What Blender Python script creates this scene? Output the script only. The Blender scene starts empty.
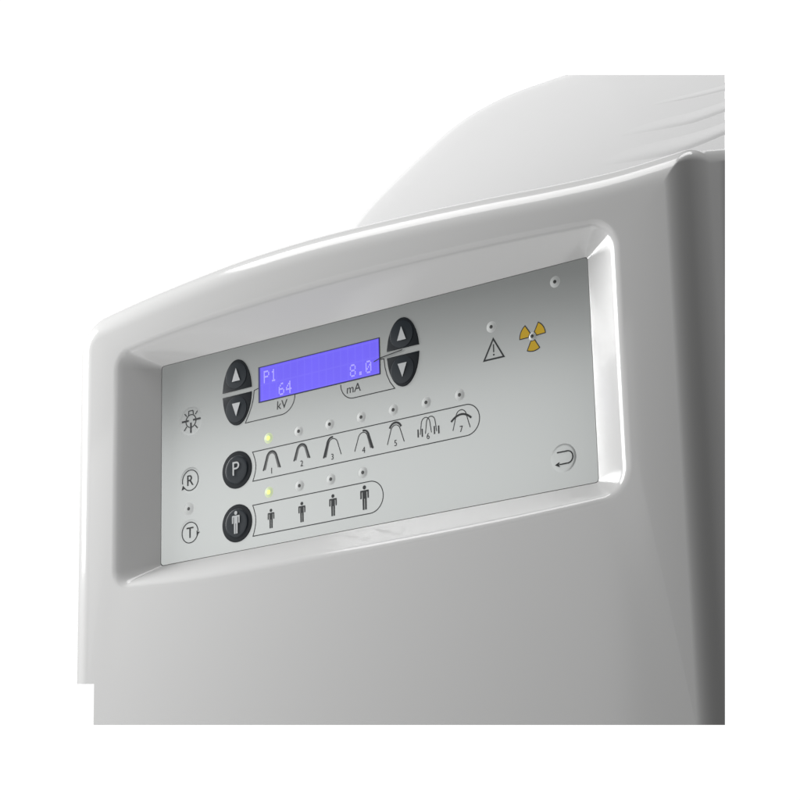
import bpy, bmesh, math
from mathutils import Vector, Matrix

scene = bpy.context.scene
COL = scene.collection

# ------------------------------------------------------------------ camera
# World: metres.  x right along the control panel, z up the panel, -y out of the panel.
F_PX, SIZE = 2276.518, 800.0
CR = Vector((0.80410, 0.59397, -0.02475))       # camera right
CU = Vector((0.18398, -0.20904, 0.96045))       # camera up
CB = Vector((0.56530, -0.77685, -0.27737))      # camera back
CAM = Vector((0.70557, -0.77615, -0.22318))
cd = bpy.data.cameras.new('camera'); co = bpy.data.objects.new('camera', cd); COL.objects.link(co)
cd.sensor_width = 36; cd.lens = 36 * F_PX / SIZE; cd.clip_start = 0.01; cd.clip_end = 50
co.matrix_world = Matrix(((CR.x, CU.x, CB.x, CAM.x), (CR.y, CU.y, CB.y, CAM.y), (CR.z, CU.z, CB.z, CAM.z), (0, 0, 0, 1)))
scene.camera = co
scene.render.resolution_x = scene.render.resolution_y = 1024
scene.view_settings.view_transform = 'Standard'; scene.view_settings.look = 'None'
scene.view_settings.exposure = 0; scene.view_settings.gamma = 1
scene.cycles.caustics_reflective = False

# ------------------------------------------------------------------ studio: white cyclorama behind, dim room elsewhere
w = bpy.data.worlds.new('World'); scene.world = w; w.use_nodes = True
nt = w.node_tree; N, L = nt.nodes, nt.links
bg = N['Background']
tc = N.new('ShaderNodeTexCoord')
def dotramp(axis, stops):
    d = N.new('ShaderNodeVectorMath'); d.operation = 'DOT_PRODUCT'
    L.new(tc.outputs['Generated'], d.inputs[0]); d.inputs[1].default_value = Vector(axis).normalized()
    m = N.new('ShaderNodeMapRange'); m.inputs[1].default_value = -1; m.inputs[2].default_value = 1
    L.new(d.outputs['Value'], m.inputs[0])
    r = N.new('ShaderNodeValToRGB'); L.new(m.outputs[0], r.inputs[0])
    r.color_ramp.interpolation = 'EASE'
    els = r.color_ramp.elements
    while len(els) < len(stops): els.new(0.5)
    for e, (p, v) in zip(els, stops): e.position = p; e.color = (v, v, v, 1)
    return r.outputs[0]
# white cyclorama straight behind the unit, and added fill glows in the dark room
lobes = [(-CB, [(0.0, 0), (0.935, 0), (0.960, 1.08), (1.0, 1.08)]),
         ((-0.2, -0.35, -0.65), [(0.0, 0), (0.7, 0), (1.0, 0.6)]),
         ((0.75, 0.6, 0.2), [(0.0, 0), (0.8, 0), (1.0, 0.60)])]
total = None
for axis, stops in lobes:
    c = dotramp(axis, stops)
    if total is not None:
        mx = N.new('ShaderNodeMix'); mx.data_type = 'RGBA'; mx.blend_type = 'ADD'; mx.inputs[0].default_value = 1
        L.new(total, mx.inputs[6]); L.new(c, mx.inputs[7]); c = mx.outputs[2]
    total = c
L.new(total, bg.inputs[0])
bg.inputs[1].default_value = 1.0

def softbox(name, loc, target, sx, sy, power, col=(1, 1, 1)):
    l = bpy.data.lights.new(name, 'AREA'); l.shape = 'RECTANGLE'; l.size = sx; l.size_y = sy
    l.energy = power; l.color = col
    o = bpy.data.objects.new(name, l); COL.objects.link(o)
    o.location = loc; o.rotation_euler = (Vector(target) - Vector(loc)).to_track_quat('-Z', 'Y').to_euler()
    return o
softbox('overhead_softbox', (-0.25, -0.13, 0.76), (-0.25, -0.13, 0), 0.45, 0.33, 3.0)
softbox('top_softbox', (0.20, -0.25, 0.56), (0.1, 0, 0.05), 0.22, 0.15, 0.5)
softbox('key_softbox', (-0.47, -0.125, 0.26), (0, 0, 0.05), 0.17, 0.32, 3.4)
softbox('rear_fill', (0.32, 0.06, 0.68), (0.28, 0.08, 0.1), 0.36, 0.24, 2.0)  # added fill lamp, lifts the right of the rear cover without lighting the front
softbox('front_softbox', (-0.33, -0.53, 0.06), (-0.33, 0, 0.06), 0.56, 0.40, 1.3)
softbox('low_softbox', (-0.32, -0.31, -0.46), (-0.05, -0.02, 0.1), 0.34, 0.55, 1.2)
softbox('low_strip', (-0.325, -0.30, -0.42), (0.085, 0, 0.10), 0.10, 0.05, 0.05)

# ------------------------------------------------------------------ materials
def mat(name, col, rough=0.4, spec=0.5, coat=0.0, coat_rough=0.05, emit=None, estr=0, bump=0.0, bscale=900):
    m = bpy.data.materials.new(name); m.use_nodes = True
    n, l = m.node_tree.nodes, m.node_tree.links; b = n['Principled BSDF']
    b.inputs['Base Color'].default_value = (*col, 1); b.inputs['Roughness'].default_value = rough
    b.inputs['Specular IOR Level'].default_value = spec
    b.inputs['Coat Weight'].default_value = coat; b.inputs['Coat Roughness'].default_value = coat_rough
    if emit: b.inputs['Emission Color'].default_value = (*emit, 1); b.inputs['Emission Strength'].default_value = estr
    if bump:
        t = n.new('ShaderNodeTexNoise'); t.inputs['Scale'].default_value = bscale; t.inputs['Detail'].default_value = 3
        g = n.new('ShaderNodeTexCoord'); l.new(g.outputs['Object'], t.inputs['Vector'])
        k = n.new('ShaderNodeBump'); k.inputs['Strength'].default_value = bump; k.inputs['Distance'].default_value = 0.0002
        l.new(t.outputs['Fac'], k.inputs['Height']); l.new(k.outputs[0], b.inputs['Normal'])
    return m
M_SHELL = mat('glossy_white_plastic', (0.66, 0.66, 0.655), 0.45, 0.08, coat=0.6, coat_rough=0.095)
M_REAR = mat('satin_white_plastic', (0.64, 0.64, 0.64), 0.45, 0.15, bump=0.03, bscale=500)
M_PANEL = mat('pale_grey_membrane', (0.54, 0.56, 0.552), 0.19, 0.5)
M_PANEL.node_tree.nodes['Principled BSDF'].inputs['Metallic'].default_value = 0.32
M_BUMP = mat('pale_raised_membrane', (0.70, 0.72, 0.71), 0.42, 0.4)
M_KEY = mat('pale_key_membrane', (0.60, 0.62, 0.61), 0.38, 0.45)
M_DARK = mat('dark_slate_rubber', (0.014, 0.018, 0.022), 0.40, 0.15)
M_CAP = mat('dark_slate_key', (0.020, 0.027, 0.034), 0.34, 0.25)
M_INK = mat('dark_print_ink', (0.03, 0.033, 0.035), 0.5, 0.3)
M_MIDINK = mat('grey_print_ink', (0.16, 0.165, 0.165), 0.5, 0.3)
M_SYM = mat('light_print_ink', (0.60, 0.62, 0.63), 0.45, 0.3)
M_YEL = mat('yellow_print_ink', (0.74, 0.47, 0.02), 0.45, 0.3)
M_LENS = mat('dark_lamp_window', (0.05, 0.052, 0.05), 0.25, 0.5)
M_LIT = mat('lit_lamp', (0.7, 0.8, 0.2), 0.3, 0.5, emit=(0.78, 1.0, 0.16), estr=1.05)
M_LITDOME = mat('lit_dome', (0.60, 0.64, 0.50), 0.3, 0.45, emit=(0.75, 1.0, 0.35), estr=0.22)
M_CHAR = mat('lit_character', (0.30, 0.28, 0.6), 0.5, 0.1, emit=(0.34, 0.30, 0.98), estr=0.75)

# lcd: evenly backlit blue with faintly darker gaps between the character cells
M_LCD = mat('blue_backlit_screen', (0.05, 0.04, 0.20), 0.25, 0.4)
n, l = M_LCD.node_tree.nodes, M_LCD.node_tree.links; b = n['Principled BSDF']
tcn = n.new('ShaderNodeTexCoord'); sp = n.new('ShaderNodeSeparateXYZ'); l.new(tcn.outputs['Object'], sp.inputs[0])
def frac_line(sock, off, pitch, width):
    a = n.new('ShaderNodeMath'); a.operation = 'SUBTRACT'; l.new(sock, a.inputs[0]); a.inputs[1].default_value = off
    d = n.new('ShaderNodeMath'); d.operation = 'DIVIDE'; l.new(a.outputs[0], d.inputs[0]); d.inputs[1].default_value = pitch
    f = n.new('ShaderNodeMath'); f.operation = 'FRACT'; l.new(d.outputs[0], f.inputs[0])
    c = n.new('ShaderNodeMath'); c.operation = 'LESS_THAN'; l.new(f.outputs[0], c.inputs[0]); c.inputs[1].default_value = width
    return c.outputs[0]
lx = frac_line(sp.outputs[0], 0.0625, 0.00415, 0.14)
lz = frac_line(sp.outputs[2], 0.0757, 0.0075, 0.09)
mxx = n.new('ShaderNodeMath'); mxx.operation = 'MAXIMUM'; l.new(lx, mxx.inputs[0]); l.new(lz, mxx.inputs[1])
nz = n.new('ShaderNodeTexNoise'); nz.inputs['Scale'].default_value = 40; l.new(tcn.outputs['Object'], nz.inputs['Vector'])
mm = n.new('ShaderNodeMix'); mm.data_type = 'RGBA'; l.new(mxx.outputs[0], mm.inputs[0])
mm.inputs[6].default_value = (0.150, 0.110, 0.92, 1); mm.inputs[7].default_value = (0.170, 0.130, 0.93, 1)
m2 = n.new('ShaderNodeMix'); m2.data_type = 'RGBA'; m2.blend_type = 'MULTIPLY'; m2.inputs[0].default_value = 0.18
l.new(mm.outputs[2], m2.inputs[6]); l.new(nz.outputs['Fac'], m2.inputs[7])
l.new(m2.outputs[2], b.inputs['Emission Color']); b.inputs['Emission Strength'].default_value = 0.95
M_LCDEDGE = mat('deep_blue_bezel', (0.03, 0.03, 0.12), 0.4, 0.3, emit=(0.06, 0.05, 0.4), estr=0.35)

# ------------------------------------------------------------------ object helpers
def add(name, bm, m, parent, label=None, smooth=None):
    me = bpy.data.meshes.new(name)
    bmesh.ops.recalc_face_normals(bm, faces=bm.faces) if smooth else None
    bm.to_mesh(me); bm.free()
    me.materials.append(m)
    if smooth:
        me.polygons.foreach_set('use_smooth', [True] * len(me.polygons))
        me.set_sharp_from_angle(angle=math.radians(smooth))
    o = bpy.data.objects.new(name, me); COL.objects.link(o); o.parent = parent
    if label: o['label'] = label
    return o

def ring(bm, pts): return [bm.verts.new(p) for p in pts]
def bridge(bm, a, b, closed=True):
    k = len(a)
    for i in range(k if closed else k - 1):
        j = (i + 1) % k
        bm.faces.new((a[i], a[j], b[j], b[i]))

def ray_hit(px, py, p0, nrm):
    d = CR * (px - 400) - CU * (py - 400) - CB * F_PX
    t = (Vector(p0) - CAM).dot(nrm) / d.dot(nrm)
    return CAM + d * t

def halfspace_cut(bm, p, nrm):
    """end the body on a plane, closing the section"""
    g = bmesh.ops.bisect_plane(bm, geom=bm.verts[:] + bm.edges[:] + bm.faces[:], plane_co=p, plane_no=nrm, clear_outer=True, dist=1e-7)
    ed = [e for e in bm.edges if e.is_boundary]
    bmesh.ops.triangle_fill(bm, edges=ed, use_beauty=True)

root = bpy.data.objects.new('x_ray_control_unit', None); COL.objects.link(root)
root.location = (0, 0, 0); root.empty_display_size = 0.05
root['label'] = 'glossy white control unit of a dental x-ray machine with recessed button panel and blue display'
root['category'] = 'control unit'

# ------------------------------------------------------------------ front housing
def interp(tab):
    xs = [a for a, _ in tab]; ys = [c for _, c in tab]; k = len(xs)
    m = [(ys[min(i + 1, k - 1)] - ys[max(i - 1, 0)]) / (xs[min(i + 1, k - 1)] - xs[max(i - 1, 0)]) for i in range(k)]
    def f(x):
        if x <= xs[0]: return ys[0] + m[0] * (x - xs[0])
        if x >= xs[-1]: return ys[-1] + m[-1] * (x - xs[-1])
        i = max(j for j in range(k - 1) if xs[j] <= x); h = xs[i + 1] - xs[i]; t = (x - xs[i]) / h
        return ((2*t**3 - 3*t*t + 1) * ys[i] + (t**3 - 2*t*t + t) * h * m[i] + (-2*t**3 + 3*t*t) * ys[i+1] + (t**3 - t*t) * h * m[i+1])
    return f

def rounded_loop(xl, xr, top, bot, R, e=0.0, nt=64, nc=14, ns=30, RR=None, kr=1.0):
    """outline of a four-sided shape with curved top and bottom, drawn in by e; same point count every time"""
    rl = max(R - e, 0.0006); rt = max((RR if RR is not None else R) - e * kr, 0.0006)
    T = lambda x: top(x) - e
    B = lambda x: bot(x) + e
    a, c = xl + e, xr - e * kr
    out = []
    def nrm(f, x, s):
        d = (f(x + 1e-4) - f(x - 1e-4)) / 2e-4
        v = Vector((-d, 1)) * s; return v.normalized()
    def corner(f, s, side):
        r = rl if side < 0 else rt
        tgt = a + r if side < 0 else c - r
        xp = tgt
        for _ in range(20): xp = tgt + r * nrm(f, xp, s).x
        nn = nrm(f, xp, s); return xp, Vector((xp, f(xp))) - nn * r, nn
    xtl, ctl, ntl = corner(T, 1, -1); xtr, ctr, ntr = corner(T, 1, 1)
    xbl, cbl, nbl = corner(B, -1, -1); xbr, cbr, nbr = corner(B, -1, 1)
    for i in range(nt): x = xtl + (xtr - xtl) * i / nt; out.append((x, T(x)))
    a0 = math.atan2(ntr.y, ntr.x)
    for i in range(nc): an = a0 * (1 - i / nc); out.append((ctr.x + rt * math.cos(an), ctr.y + rt * math.sin(an)))
    for i in range(ns): z = ctr.y + (cbr.y - ctr.y) * i / ns; out.append((c, z))
    a1 = math.atan2(nbr.y, nbr.x)
    for i in range(nc): an = a1 * i / nc; out.append((cbr.x + rt * math.cos(an), cbr.y + rt * math.sin(an)))
    for i in range(nt): x = xbr + (xbl - xbr) * i / nt; out.append((x, B(x)))
    a2 = math.atan2(nbl.y, nbl.x)
    for i in range(nc): an = a2 + (-math.pi - a2) * i / nc; out.append((cbl.x + rl * math.cos(an), cbl.y + rl * math.sin(an)))
    for i in range(ns): z = cbl.y + (ctl.y - cbl.y) * i / ns; out.append((a, z))
    a3 = math.atan2(ntl.y, ntl.x)
    for i in range(nc): an = math.pi + (a3 - math.pi) * i / nc; out.append((ctl.x + rl * math.cos(an), ctl.y + rl * math.sin(an)))
    return out

YF = -0.012                                   # plane of the housing's front face
XL, XR, RO, RC = -0.0512, 0.2975, 0.0170, 0.022
top = interp([(-0.045, 0.1295), (-0.03, 0.1318), (-0.004, 0.1352), (0.03, 0.1385), (0.06, 0.1405), (0.10, 0.1410), (0.15, 0.1392), (0.19, 0.1368), (0.23, 0.1338), (0.26, 0.1325), (0.298, 0.1335)])
bot = lambda x: -0.16
o_top = interp([(-0.018, 0.1035), (-0.0107, 0.1053), (0.02, 0.1088), (0.0595, 0.1111), (0.105, 0.1122), (0.1514, 0.1115), (0.20, 0.1096), (0.2496, 0.1062), (0.262, 0.1050)])
o_bot = interp([(-0.018, -0.0086), (0.035, -0.0118), (0.12, -0.0125), (0.20, -0.0118), (0.262, -0.0096)])
p_top, p_bot = (lambda x: 0.0976), (lambda x: 0.0)

bm = bmesh.new()
loops = []
outer = lambda e, y: [(x, y, z) for x, z in rounded_loop(XL, XR, top, bot, RC, e, RR=0.0075, kr=0.74)]
# the top of the housing climbs slightly towards the back
for yb in (0.10, 0.04, 0.02, YF + RO + 0.004):
    loops.append([(x, y, z + (0.36 * (y - YF - RO) if z > 0.10 else 0.0)) for x, y, z in outer(0, yb)])
K = 16
for i in range(K + 1):
    t = math.pi / 2 * i / K
    loops.append(outer(RO * (1 - math.cos(t)), YF + RO * (1 - math.sin(t))))
opn = rounded_loop(-0.0178, 0.2605, o_top, o_bot, 0.0085, RR=0.0125)
opn_out = rounded_loop(-0.0204, 0.2631, lambda x: o_top(x) + 0.0026, lambda x: o_bot(x) - 0.0026, 0.011, RR=0.015)
inn = rounded_loop(0, 0.24, p_top, p_bot, 0.0016)
def lerp3(A, ya, B_, yb, t): return [((a[0] + (c[0] - a[0]) * t), ya + (yb - ya) * t, a[1] + (c[1] - a[1]) * t) for a, c in zip(A, B_)]
P0 = lerp3(opn_out, YF, opn_out, YF, 0); P1 = lerp3(opn, YF, opn, YF, 0); P2 = lerp3(opn, YF, inn, 0.0, 0.17)
# a ring just outside the lip keeps the flat face flat
for s in range(0, 11):
    t = s / 10
    loops.append([tuple((1-t)**2 * a[k] + 2*t*(1-t) * c[k] + t*t * d[k] for k in range(3)) for a, c, d in zip(P0, P1, P2)])
for t in (0.4, 0.7, 0.93, 1.0): loops.append(lerp3(opn, YF, inn, 0.0, t))
loops.append(lerp3(inn, 0.0, inn, 0.003, 1.0))
rings = [ring(bm, lp) for lp in loops]
for a, c in zip(rings, rings[1:]): bridge(bm, a, c)
bm.faces.new(rings[0]); bm.faces.new(rings[-1])
bmesh.ops.recalc_face_normals(bm, faces=bm.faces)
side_n = (ray_hit(725, 100, (0, 0, 0), Vector((0, 1, 0))) - CAM).cross(ray_hit(725, 700, (0, 0, 0), Vector((0, 1, 0))) - CAM).normalized()
if side_n.dot(Vector((1, 0, 0))) < 0: side_n = -side_n
base_n = (ray_hit(100, 725, (0, 0, 0), Vector((0, 1, 0))) - CAM).cross(ray_hit(700, 725, (0, 0, 0), Vector((0, 1, 0))) - CAM).normalized()
if base_n.z > 0: base_n = -base_n
roof_n = (ray_hit(100, 75, (0, 0, 0), Vector((0, 1, 0))) - CAM).cross(ray_hit(700, 75, (0, 0, 0), Vector((0, 1, 0))) - CAM).normalized()
if roof_n.z < 0: roof_n = -roof_n
halfspace_cut(bm, CAM, side_n); halfspace_cut(bm, CAM, base_n)
housing = add('front_housing', bm, M_SHELL, root, smooth=32)
# step at the foot of the left edge, where the rounded side strip ends
step_n = (ray_hit(60, 684, (0, 0, 0), Vector((0, 1, 0))) - CAM).cross(ray_hit(100, 684, (0, 0, 0), Vector((0, 1, 0))) - CAM).normalized()
step_z = lambda x, y: CAM.z - ((x - CAM.x) * step_n.x + (y - CAM.y) * step_n.y) / step_n.z
cb = bmesh.new(); bmesh.ops.create_cube(cb, size=1)
for v in cb.verts:
    x = -0.0303 if v.co.x > 0 else -0.2; y = 0.3 if v.co.y > 0 else -0.2
    v.co = (x, y, step_z(x, y) if v.co.z > 0 else -0.6)
cutter = add('cutter', cb, M_SHELL, None)
md = housing.modifiers.new('step', 'BOOLEAN'); md.operation = 'DIFFERENCE'; md.object = cutter; md.solver = 'EXACT'
dg = bpy.context.evaluated_depsgraph_get(); dg.update()
me = bpy.data.meshes.new_from_object(housing.evaluated_get(dg))
housing.modifiers.clear(); housing.data = me; bpy.data.objects.remove(cutter)

# ------------------------------------------------------------------ rear cover
RN = Vector((0.20, -0.94, 0.24)).normalized(); RP = Vector((0.10, 0.15, 0.150))
sil = [(345, 330), (338, 290), (340, 255), (353, 228), (373, 203), (396, 180), (422, 155), (449, 131), (470, 116), (492, 103.5), (515, 93), (540, 84), (565, 75.5), (600, 63), (650, 45), (760, 20), (790, 60), (790, 280), (760, 330), (560, 350), (390, 360)]
pl = [ray_hit(x, y, RP, RN) for x, y in sil]
U = Vector((1, 0, 0)); U = (U - RN * U.dot(RN)).normalized(); V = RN.cross(U)
if V.z < 0: V = -V
P2d = [((p - RP).dot(U), (p - RP).dot(V)) for p in pl]
def catmull(pts, k=6):
    out = []; m = len(pts)
    for i in range(m):
        a, b_, c, d = (Vector(pts[(i + j) % m]) for j in (-1, 0, 1, 2))
        for s in range(k):
            t = s / k
            out.append(0.5 * ((2 * b_) + (c - a) * t + (2 * a - 5 * b_ + 4 * c - d) * t * t + (3 * b_ - a - 3 * c + d) * t ** 3))
    return out
C2 = catmull(P2d)
if sum(a.x * b_.y - b_.x * a.y for a, b_ in zip(C2, C2[1:] + C2[:1])) < 0: C2.reverse()
def inset2(P, e):
    out = []; m = len(P)
    for i in range(m):
        t = (P[(i + 2) % m] - P[i - 2]).normalized(); out.append(P[i] + Vector((-t.y, t.x)) * e)
    return out
bm = bmesh.new(); rr = 0.006; prev = None
specs = [(0.012, -0.045), (0.004, -0.02), (0, -rr)] + [(rr * (1 - math.cos(t)), -rr * (1 - math.sin(t))) for t in [math.pi / 2 * i / 10 for i in range(1, 11)]] + [(0.014, 0.0003)]
first = None
for e, h in specs:
    e -= 0.0035
    r_ = ring(bm, [RP + U * q.x + V * q.y + RN * h for q in inset2(C2, e)])
    if prev: bridge(bm, prev, r_)
    else: first = r_
    prev = r_
bm.faces.new(prev); bm.faces.new(first)
bmesh.ops.recalc_face_normals(bm, faces=bm.faces)
halfspace_cut(bm, CAM - side_n * 0.0002, side_n); halfspace_cut(bm, CAM, roof_n)
rear = add('rear_cover', bm, M_REAR, root, 'large domed white cover rising behind the housing', smooth=30)

def poly_at(pts, t):
    n_ = len(pts) - 1; f = min(t * n_, n_ - 1e-6); i = int(f); f -= i
    a, b_, c, d = (Vector(pts[max(0, min(n_, i + j))]) for j in (-1, 0, 1, 2))
    return 0.5 * ((2 * b_) + (c - a) * f + (2 * a - 5 * b_ + 4 * c - d) * f * f + (3 * b_ - a - 3 * c + d) * f ** 3)
louvres = [
    ([(628, 144), (650, 139.5), (680, 133.5), (705, 127), (735, 117)], [(585, 172), (630, 163.5), (672, 155.5), (700, 146), (735, 131)], 0.0005),
    ([(640, 121), (665, 115), (690, 110), (710, 104), (735, 96)], [(603, 142.5), (640, 135), (685, 126), (708, 119), (735, 108.5)], 0.00035),
    ([(655, 98), (680, 94), (700, 90), (715, 86), (735, 80)], [(626, 113), (655, 106.5), (685, 100.5), (708, 95.5), (735, 89)], 0.0002),
]
for up, lo, hmax in louvres:
    bm = bmesh.new(); g = []
    nu, nv = 40, 14
    for i in range(nu + 1):
        u = i / nu; a = poly_at(up, u); c = poly_at(lo, u); row = []
        for j in range(nv + 1):
            v = j / nv
            pr = (math.sin(v / 0.70 * math.pi / 2) ** 2 if v < 0.70 else max(0.0, math.cos((v - 0.70) / 0.30 * math.pi / 2)) ** 1.3)
            q = a.lerp(c, v); h = hmax * pr * min(1, (u * 1.8)) ** 0.9
            row.append(bm.verts.new(ray_hit(q.x, q.y, RP, RN) + RN * (0.00024 + h)))
        g.append(row)
    for i in range(nu):
        for j in range(nv): bm.faces.new((g[i][j], g[i + 1][j], g[i + 1][j + 1], g[i][j + 1]))
    bmesh.ops.bisect_plane(bm, geom=bm.verts[:] + bm.edges[:] + bm.faces[:], plane_co=CAM, plane_no=side_n, clear_outer=True, dist=1e-7)
    add('louvre', bm, M_REAR, rear, smooth=60)

# ------------------------------------------------------------------ control panel (millimetres from here on)
def rrect(x0, x1, z0, z1, r, k=8):
    out = []
    for cx, cz, a in ((x1 - r, z1 - r, 0), (x0 + r, z1 - r, 90), (x0 + r, z0 + r, 180), (x1 - r, z0 + r, 270)):
        for i in range(k + 1):
            t = math.radians(a + 90 * i / k); out.append((cx + r * math.cos(t), cz + r * math.sin(t)))
    return out
def plate(loop, y0, y1, bev=0.0, bm=None):
    """solid plate of outline loop (mm) whose face stands at height y1 (mm) out of the panel, edge rounded by bev"""
    bm = bm or bmesh.new()
    cx = sum(p[0] for p in loop) / len(loop); cz = sum(p[1] for p in loop) / len(loop)
    P = [Vector(p) for p in loop]
    lv = [(0, y0), (0, y1 - bev)]
    if bev: lv += [(bev * (1 - math.cos(t)), y1 - bev * (1 - math.sin(t))) for t in [math.pi / 2 * i / 5 for i in range(1, 6)]]
    rs = []
    for e, y in lv:
        pts = []
        for i, q in enumerate(P):
            t = P[(i + 1) % len(P)] - P[i - 1]; t = t.normalized() if t.length else Vector((1, 0)); nn = Vector((-t.y, t.x))
            if nn.dot(Vector((cx, cz)) - q) < 0: nn = -nn
            s = q + nn * e; pts.append((s.x / 1000, -y / 1000, s.y / 1000))
        rs.append(ring(bm, pts))
    for a, c in zip(rs, rs[1:]): bridge(bm, a, c)
    bm.faces.new(rs[-1]); bm.faces.new(rs[0])
    return bm
def circle(cx, cz, r, k=40, rz=None): return [(cx + r * math.cos(2 * math.pi * i / k), cz + (rz or r) * math.sin(2 * math.pi * i / k)) for i in range(k)]

def flat_poly(bm, pts, y): bm.faces.new([bm.verts.new((p[0] / 1000, -y / 1000, p[1] / 1000)) for p in pts])
def stroke(bm, pts, wd, y=0.05, closed=False):
    P = [Vector(p) for p in pts]; n_ = len(P); Ls, Rs = [], []
    for i in range(n_):
        a = P[i - 1] if (i or closed) else None; c = P[(i + 1) % n_] if (i < n_ - 1 or closed) else None
        d1 = (P[i] - a).normalized() if a is not None else None; d2 = (c - P[i]).normalized() if c is not None else None
        if d1 is None: d1 = d2
        if d2 is None: d2 = d1
        n1 = Vector((-d1.y, d1.x)); n2 = Vector((-d2.y, d2.x)); m = (n1 + n2).normalized(); s = wd / 2 / max(m.dot(n1), 0.4)
        for lst, sg in ((Ls, 1), (Rs, -1)):
            q = P[i] + m * s * sg; lst.append(bm.verts.new((q.x / 1000, -y / 1000, q.y / 1000)))
    for i in range(n_ if closed else n_ - 1):
        j = (i + 1) % n_; bm.faces.new((Ls[i], Ls[j], Rs[j], Rs[i]))
def arc(cx, cz, r, a0, a1, k=24, rz=None):
    return [(cx + r * math.cos(math.radians(a0 + (a1 - a0) * i / k)), cz + (rz or r) * math.sin(math.radians(a0 + (a1 - a0) * i / k))) for i in range(k + 1)]

def text(s, name, cx, cz, h, m, parent, y=0.06, shear=0.0, weight=0.0, sx=1.0):
    c = bpy.data.curves.new('lettering', 'FONT'); c.body = s; c.size = 1; c.shear = shear; c.offset = weight; c.resolution_u = 6
    o = bpy.data.objects.new('lettering', c); COL.objects.link(o)
    dg = bpy.context.evaluated_depsgraph_get(); dg.update()
    me = bpy.data.meshes.new_from_object(o.evaluated_get(dg)); bpy.data.objects.remove(o)
    xs = [v.co.x for v in me.vertices]; ys = [v.co.y for v in me.vertices]
    k = h / (max(ys) - min(ys)); mx_, my_ = (max(xs) + min(xs)) / 2, (max(ys) + min(ys)) / 2
    for v in me.vertices: v.co = Vector(((cx + (v.co.x - mx_) * k * sx) / 1000, -y / 1000, (cz + (v.co.y - my_) * k) / 1000))
    me.name = name; me.materials.clear(); me.materials.append(m)
    ob = bpy.data.objects.new(name, me); COL.objects.link(ob); ob.parent = parent
    return ob

panel = add('control_panel', plate(rrect(0.35, 239.8, 0.25, 97.35, 1.6), -2.9, 0.0), M_PANEL, root, 'pale grey membrane sheet printed with outlines and symbols')

# printed outlines
bm = bmesh.new()   # programme row
left = [(56.4 + 1.9 * math.sin(math.pi * t / 10), 31.4 + 13.8 * t / 10) for t in range(11)]
stroke(bm, left + [(175.6, 45.2)] + arc(175.6, 38.3, 6.9, 90, -90)[1:], 0.42, closed=True)
add('row_outline', bm, M_INK, panel)
bm = bmesh.new()   # patient size row
left = [(56.3 + 1.7 * math.sin(math.pi * t / 10), 5.7 + 14.4 * t / 10) for t in range(11)]
stroke(bm, left + [(123.2, 20.1)] + arc(123.2, 12.9, 7.2, 90, -90)[1:], 0.42, closed=True)
add('row_outline', bm, M_INK, panel)
bm = bmesh.new()
stroke(bm, [(60.3, 75.0), (57.6, 74.4), (57.2, 71), (56.2, 67.5), (54.6, 64), (52.2, 59.8), (72.5, 59.8)] + arc(73.5, 68.0, 8.2, -90, 0, rz=8.2)[1:], 0.42)
add('bracket_outline', bm, M_INK, panel)
bm = bmesh.new()
stroke(bm, arc(115.3, 67.3, 7.2, 180, 270, rz=7.5) + [(138.1, 59.8), (135.6, 63.2), (134.0, 66.7), (133.0, 70.5), (132.6, 74.4), (130.4, 75.0)], 0.42)
add('bracket_outline', bm, M_INK, panel)
bm = bmesh.new()
stroke(bm, [(127.6, 73.9), (131.5, 75.0), (137, 75.6), (143.5, 76.3)], 0.5, y=0.98)
add('pointer_line', bm, M_INK, panel)

# ------------------------------------------------------------------ display
disp = add('display', plate([(60.2, 67.8), (130.5, 67.8), (130.5, 85.0), (60.2, 85.0)], -0.5, 0.10), M_INK, root, 'narrow blue backlit display in the panel')
add('bezel_edge', plate([(60.55, 68.1), (130.2, 68.1), (130.2, 84.7), (60.55, 84.7)], 0.05, 0.16), M_LCDEDGE, disp)
add('screen', plate([(61.5, 68.35), (129.95, 68.35), (129.95, 84.45), (61.5, 84.45)], 0.1, 0.22), M_LCD, disp)
GL = {'P': '11110 10001 10001 11110 10000 10000 10000', '1': '00100 01100 00100 00100 00100 00100 01110', '6': '00110 01000 10000 11110 10001 10001 01110',
      '4': '00010 00110 01010 10010 11111 00010 00010', '8': '01110 10001 10001 01110 10001 10001 01110', '0': '01110 10001 10011 10101 11001 10001 01110', '.': '00000 00000 00000 00000 00000 01100 01100'}
def dots(ch, x, z, parent, pw=0.66, ph=0.84):
    bm = bmesh.new()
    for r_, row in enumerate(GL[ch].split()):
        for c_, v in enumerate(row):
            if v == '1':
                x0 = x + c_ * pw; z0 = z - (r_ + 1) * ph
                flat_poly(bm, [(x0 + .04, z0 + .04), (x0 + pw - .02, z0 + .04), (x0 + pw - .02, z0 + ph - .02), (x0 + .04, z0 + ph - .02)], 0.26)
    add('character', bm, M_CHAR, parent)
for ch, x, z in (('P', 63.6, 82.5), ('1', 67.8, 82.4), ('6', 72.4, 74.9), ('4', 76.7, 74.9), ('8', 113.6, 75.4), ('.', 118.2, 75.4), ('0', 122.4, 75.4)): dots(ch, x, z, disp)
text('kV', 'unit_lettering', 74.2, 64.6, 4.0, M_INK, panel, shear=0.06)
text('mA', 'unit_lettering', 115.4, 64.4, 3.9, M_INK, panel, shear=0.06)

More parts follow.
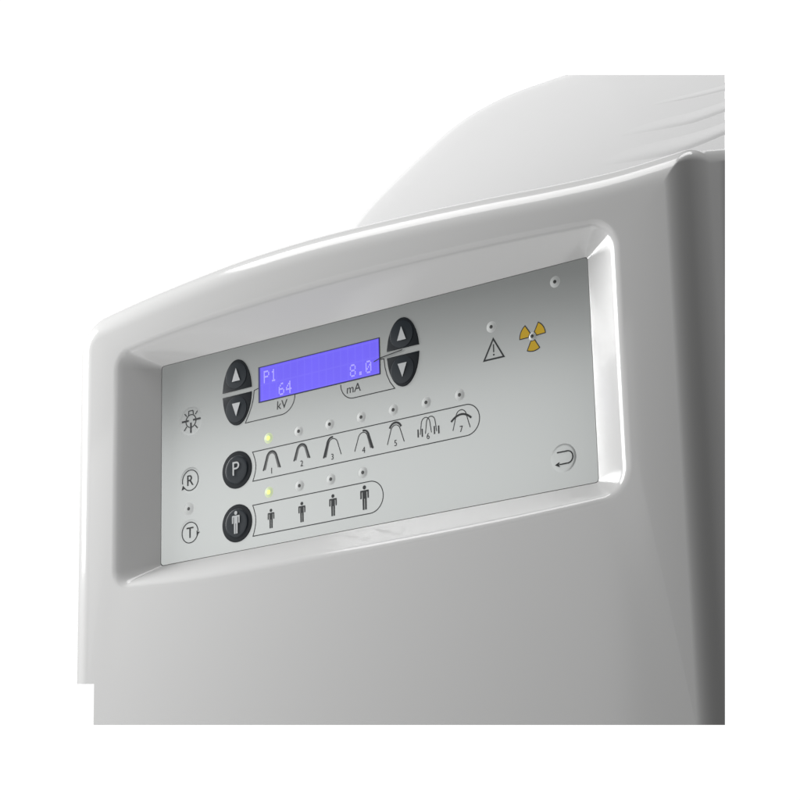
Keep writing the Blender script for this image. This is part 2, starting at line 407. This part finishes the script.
# ------------------------------------------------------------------ half oval arrow keys
def half_oval(cx, cz, ax, az, z_cut, up, m=26):
    s0 = math.asin(max(-1, min(1, (z_cut - cz) / az)))
    a0, a1 = (s0, math.pi - s0) if up else (s0, -math.pi - s0)
    out = [(cx + ax * math.cos(a0 + (a1 - a0) * i / m), cz + az * math.sin(a0 + (a1 - a0) * i / m)) for i in range(m + 1)]
    return out
def arrow_key(cx, zc, gap_lo, gap_hi, up, label):
    lp = half_oval(cx, zc, 8.75, 15.9, gap_hi if up else gap_lo, up)
    k = add('arrow_button', plate(lp, -0.3, 0.35, 0.15), M_DARK, root, label, smooth=40)
    kz = zc + (8.2 if up else -8.2)
    add('key_cap', plate(circle(cx - 0.3, kz, 6.3), 0.2, 0.52, 0.16), M_CAP, k, smooth=40)
    bm = bmesh.new()
    t = 6.4 if up else -6.4; b0 = kz - (2.9 if up else -2.9)
    flat_poly(bm, [(cx - 2.5, b0), (cx + 2.4, b0), (cx - 0.1, b0 + t)], 0.90)
    add('arrow_symbol', bm, M_SYM, k)
arrow_key(47.4, 75.5, 74.3, 76.5, True, 'upper half oval key left of the display')
arrow_key(47.4, 75.5, 74.3, 76.5, False, 'lower half oval key left of the display')
arrow_key(143.1, 75.6, 74.3, 77.3, True, 'upper half oval key right of the display')
arrow_key(143.1, 75.6, 74.3, 77.3, False, 'lower half oval key right of the display')

# ------------------------------------------------------------------ round dark keys
def figure(bm, cx, z0, h, y, detail=1.0):
    r = 0.085 * h
    flat_poly(bm, circle(cx, z0 + h - r, r, 20), y)
    sh = z0 + h * 0.80; hip = z0 + h * 0.45
    flat_poly(bm, [(cx - 0.105*h, hip), (cx + 0.105*h, hip), (cx + 0.105*h, sh), (cx - 0.105*h, sh)], y)             # trunk
    for s in (-1, 1):
        flat_poly(bm, [(cx + s*0.105*h, sh), (cx + s*0.20*h, sh), (cx + s*0.215*h, sh - 0.03*h), (cx + s*0.215*h, sh - 0.07*h), (cx + s*0.105*h, sh - 0.07*h)], y)
        flat_poly(bm, [(cx + s*0.14*h, sh - 0.07*h), (cx + s*0.215*h, sh - 0.07*h), (cx + s*0.215*h, hip + 0.01*h), (cx + s*0.145*h, hip + 0.01*h)], y)  # arm
        flat_poly(bm, [(cx + s*0.015*h, z0), (cx + s*0.10*h, z0), (cx + s*0.105*h, hip), (cx + s*0.015*h, hip)], y)   # leg
def round_key(cx, cz, label):
    k = add('round_button', plate(circle(cx, cz, 8.85, 56), -0.3, 0.30, 0.2), M_DARK, root, label, smooth=40)
    bm = bmesh.new(); prev = None
    for r, y in ((6.9, 0.1), (6.8, 0.40), (6.6, 0.60), (6.2, 0.70), (5.2, 0.74), (3.2, 0.66), (0.4, 0.62)):
        g = ring(bm, [(p[0] / 1000, -y / 1000, p[1] / 1000) for p in circle(cx, cz, r, 48)])
        if prev: bridge(bm, prev, g)
        prev = g
    bm.faces.new(prev); add('key_cap', bm, M_CAP, k, smooth=70)
    return k
kp = round_key(47.1, 38.4, 'round dark key lettered P')
text('P', 'letter', 47.2, 38.9, 6.4, M_SYM, kp, y=1.06)
kf = round_key(47.0, 13.2, 'round dark key with a figure')
bm = bmesh.new(); figure(bm, 47.0, 8.2, 10.6, 1.06); add('figure_symbol', bm, M_SYM, kf)

# ------------------------------------------------------------------ pale flush keys
def dome(cx, cz, r, h, k=40, flat=0.0):
    bm = bmesh.new(); prev = None; n_ = 12
    for i in range(n_):
        t = i / n_; rr_ = r * (1 - t) if not flat else r * (1 - t * (1 - flat))
        s = t * t * (3 - 2 * t)
        g = ring(bm, [(p[0] / 1000, -(h * s - 0.02) / 1000, p[1] / 1000) for p in circle(cx, cz, rr_, k)])
        if prev: bridge(bm, prev, g)
        prev = g
    bm.faces.new(prev); return bm
def flush_key(cx, cz, r, label, h=0.06, m=None):
    return add('flush_button', dome(cx, cz, r, h, 48, 0.75), m or M_PANEL, root, label, smooth=80)
def arrowhead(bm, x, z, ang, s, y=0.5):
    a = math.radians(ang); f = lambda d, e: (x + d * math.cos(a) - e * math.sin(a), z + d * math.sin(a) + e * math.cos(a))
    flat_poly(bm, [f(s, 0), f(-s * .5, s * .75), f(-s * .2, 0), f(-s * .5, -s * .75)], y)

kr = flush_key(18.5, 38.3, 7.0, 'pale key with a circled R')
bm = bmesh.new(); stroke(bm, arc(18.5, 38.3, 4.9, -150, 195, 48), 0.42, 0.16); arrowhead(bm, 14.2, 35.2, -45 - 90, 1.5, 0.17); add('circle_arrow', bm, M_INK, kr)
text('R', 'letter', 18.5, 38.3, 5.0, M_INK, kr, y=0.17)
kt = flush_key(18.3, 13.3, 7.0, 'pale key with a circled T')
bm = bmesh.new(); stroke(bm, arc(18.3, 13.3, 4.9, 0, 345, 48), 0.42, 0.16); arrowhead(bm, 23.1, 12.6, -115, 1.5, 0.17); add('circle_arrow', bm, M_INK, kt)
text('T', 'letter', 18.3, 13.3, 5.0, M_INK, kt, y=0.17)
kl = flush_key(18.8, 67.0, 8.0, 'pale key with a lamp symbol', 0.035)
bm = bmesh.new()
stroke(bm, arc(18.8, 67.0, 3.1, 0, 360, 32)[:-1], 0.42, 0.14, closed=True)
stroke(bm, [(17.3, 70.0), (17.5, 72.0), (20.1, 72.0), (20.3, 70.0)], 0.42, 0.15)
for x0, z0, x1, z1, wd in ((13.2, 67.3, 17.4, 67.3, .8), (20.2, 67.3, 24.8, 67.3, .8), (18.8, 66.2, 18.8, 61.2, .8), (14.9, 71.0, 16.2, 69.6, .45), (22.9, 71.3, 21.5, 69.8, .45), (14.6, 62.8, 16.2, 64.6, .45), (23.0, 62.8, 21.4, 64.5, .45)):
    stroke(bm, [(x0, z0), (x1, z1)], wd, 0.17)
add('lamp_symbol', bm, M_INK, kl)
ke = flush_key(223.6, 13.1, 6.7, 'pale key with a return arrow', 0.09)
bm = bmesh.new(); stroke(bm, [(220.6, 15.8), (225.6, 15.8)] + arc(225.6, 13.2, 2.6, 90, -90)[1:] + [(221.6, 10.6)], 0.5, 0.27); arrowhead(bm, 220.9, 10.6, 180, 1.5, 0.28); add('return_arrow', bm, M_INK, ke)

# ------------------------------------------------------------------ indicator lights
def indicator(x, z, lit=False, label=None, r=2.9, h=0.28, m=None):
    d = add('indicator_light', dome(x, z, r, h, 32, 0.28), M_LITDOME if lit else M_BUMP, root, label, smooth=80)
    add('lens', plate(circle(x, z, 1.05 if lit else 0.82, 20), 0.3, h + 0.06, 0.1), M_LIT if lit else M_LENS, d, smooth=40)
for k in range(7): indicator(65.95 + 17.78 * k, 50.1, k == 0, 'lit yellow green indicator' if k == 0 else None)
for k in range(4): indicator(65.9 + 17.9 * k, 24.7, k == 0, 'lit yellow green indicator' if k == 0 else None)
indicator(223.4, 90.1); indicator(190.3, 77.1); indicator(211.0, 68.5, r=2.2, h=0.5); indicator(17.6, 24.7, r=3.4)

# ------------------------------------------------------------------ printed mouth arches, numbers, figures
def arch(cx, zt=43.6, half=4.9, foot=35.0, r=3.0, a0=0.0, a1=1.0):
    pts = [(cx - half, foot)] + arc(cx, zt - r * 1.15, r, 168, 12, 20, rz=r * 1.15) + [(cx + half, foot)]
    # resample by length
    seg = [0]
    for a, b_ in zip(pts, pts[1:]): seg.append(seg[-1] + math.dist(a, b_))
    out = []
    for i in range(41):
        s = seg[-1] * (a0 + (a1 - a0) * i / 40); j = max(k for k in range(len(seg) - 1) if seg[k] <= s + 1e-9); f = (s - seg[j]) / (seg[j+1] - seg[j])
        out.append((pts[j][0] + (pts[j+1][0] - pts[j][0]) * f, pts[j][1] + (pts[j+1][1] - pts[j][1]) * f))
    return out
X = [67.7 + 17.55 * k for k in range(7)]
def icon(dark, grey=()):
    bm = bmesh.new()
    for i, (p, wd) in enumerate(dark): stroke(bm, p, wd, 0.06 + 0.01 * i)
    o = add('arch_symbol', bm, M_INK, panel)
    if grey:
        bm = bmesh.new()
        for i, (p, wd) in enumerate(grey): stroke(bm, p, wd, 0.05 + 0.001 * i)
        add('inner_arch', bm, M_MIDINK, panel)
icon([(arch(X[0], 43.7, 5.0, 35.2, 3.1), 0.75)], [(arch(X[0], 43.0, 4.0, 35.4, 2.4), 0.8)])
icon([(arch(X[1], 43.9, 4.6, 36.6, 3.0), 0.75)], [(arch(X[1], 43.2, 3.6, 36.8, 2.3), 0.8)])
icon([(arch(X[2], 44.0, 5.1, 35.0, 3.1, 0, 0.52), 0.85), (arch(X[2] + .3, 43.2, 4.6, 35.2, 2.9), 0.38)], [(arch(X[2] + .2, 43.3, 4.0, 35.2, 2.4, 0, 0.40), 0.6)])
icon([(arch(X[3], 43.8, 5.1, 34.8, 3.1, 0.48, 1), 0.85), (arch(X[3] - .3, 43.0, 4.8, 35.0, 2.9), 0.38)], [(arch(X[3] - .2, 43.1, 4.0, 35.2, 2.4, 0.6, 1), 0.6)])
icon([(arch(X[4], 44.2, 5.1, 35.0, 3.5, 0.32, 0.68), 0.95), (arch(X[4], 43.1, 4.6, 34.8, 2.7), 0.38)])
icon([(arch(X[5] - 1.3, 43.5, 3.0, 36.2, 2.3), 0.38), (arch(X[5] + 1.5, 43.5, 3.0, 36.2, 2.3), 0.38)] +
     [([(X[5] + a, z), (X[5] + a, z + 3.6)], 0.62) for a, z in ((-5.4, 35.2), (-3.2, 35.1), (3.3, 35.2), (5.6, 35.0))])
icon([(arch(X[6], 43.4, 4.5, 34.8, 2.8), 0.38), ([(X[6] + 5.3 * (t - 10) / 10, 41.4 - 2.5 * ((t - 10) / 10) ** 2) for t in range(21)], 0.9)])
for k in range(7):
    text(str(k + 1), 'number', X[k] - 0.1, 34.9 if k else 34.5, 2.7, M_INK, panel, y=0.11, sx=0.9)
for k, (x, h) in enumerate(((67.0, 9.0), (84.9, 9.3), (102.6, 9.9), (120.2, 11.0))):
    bm = bmesh.new(); figure(bm, x, 7.8, h, 0.05); add('figure_symbol', bm, M_INK, panel)

# warning triangle and radiation trefoil
bm = bmesh.new(); stroke(bm, [(185.9, 62.7), (196.1, 62.7), (191.0, 71.6)], 0.75, closed=True)
stroke(bm, [(191.0, 69.2), (191.0, 65.6)], 0.55); flat_poly(bm, circle(191.0, 64.5, 0.42, 12), 0.05)
add('warning_triangle', bm, M_INK, panel)
tre = bmesh.new(); rim = bmesh.new()
for a in (30, 150, 270):
    a += 2
    o_ = arc(211.0, 68.5, 6.5, a - 29, a + 29, 14) ; i_ = arc(211.0, 68.5, 1.9, a + 29, a - 29, 6)
    flat_poly(tre, o_ + i_, 0.05); stroke(rim, o_ + i_, 0.42, 0.06, closed=True)
t_ = add('radiation_symbol', tre, M_YEL, panel, 'yellow radiation trefoil'); add('symbol_outline', rim, M_INK, t_)
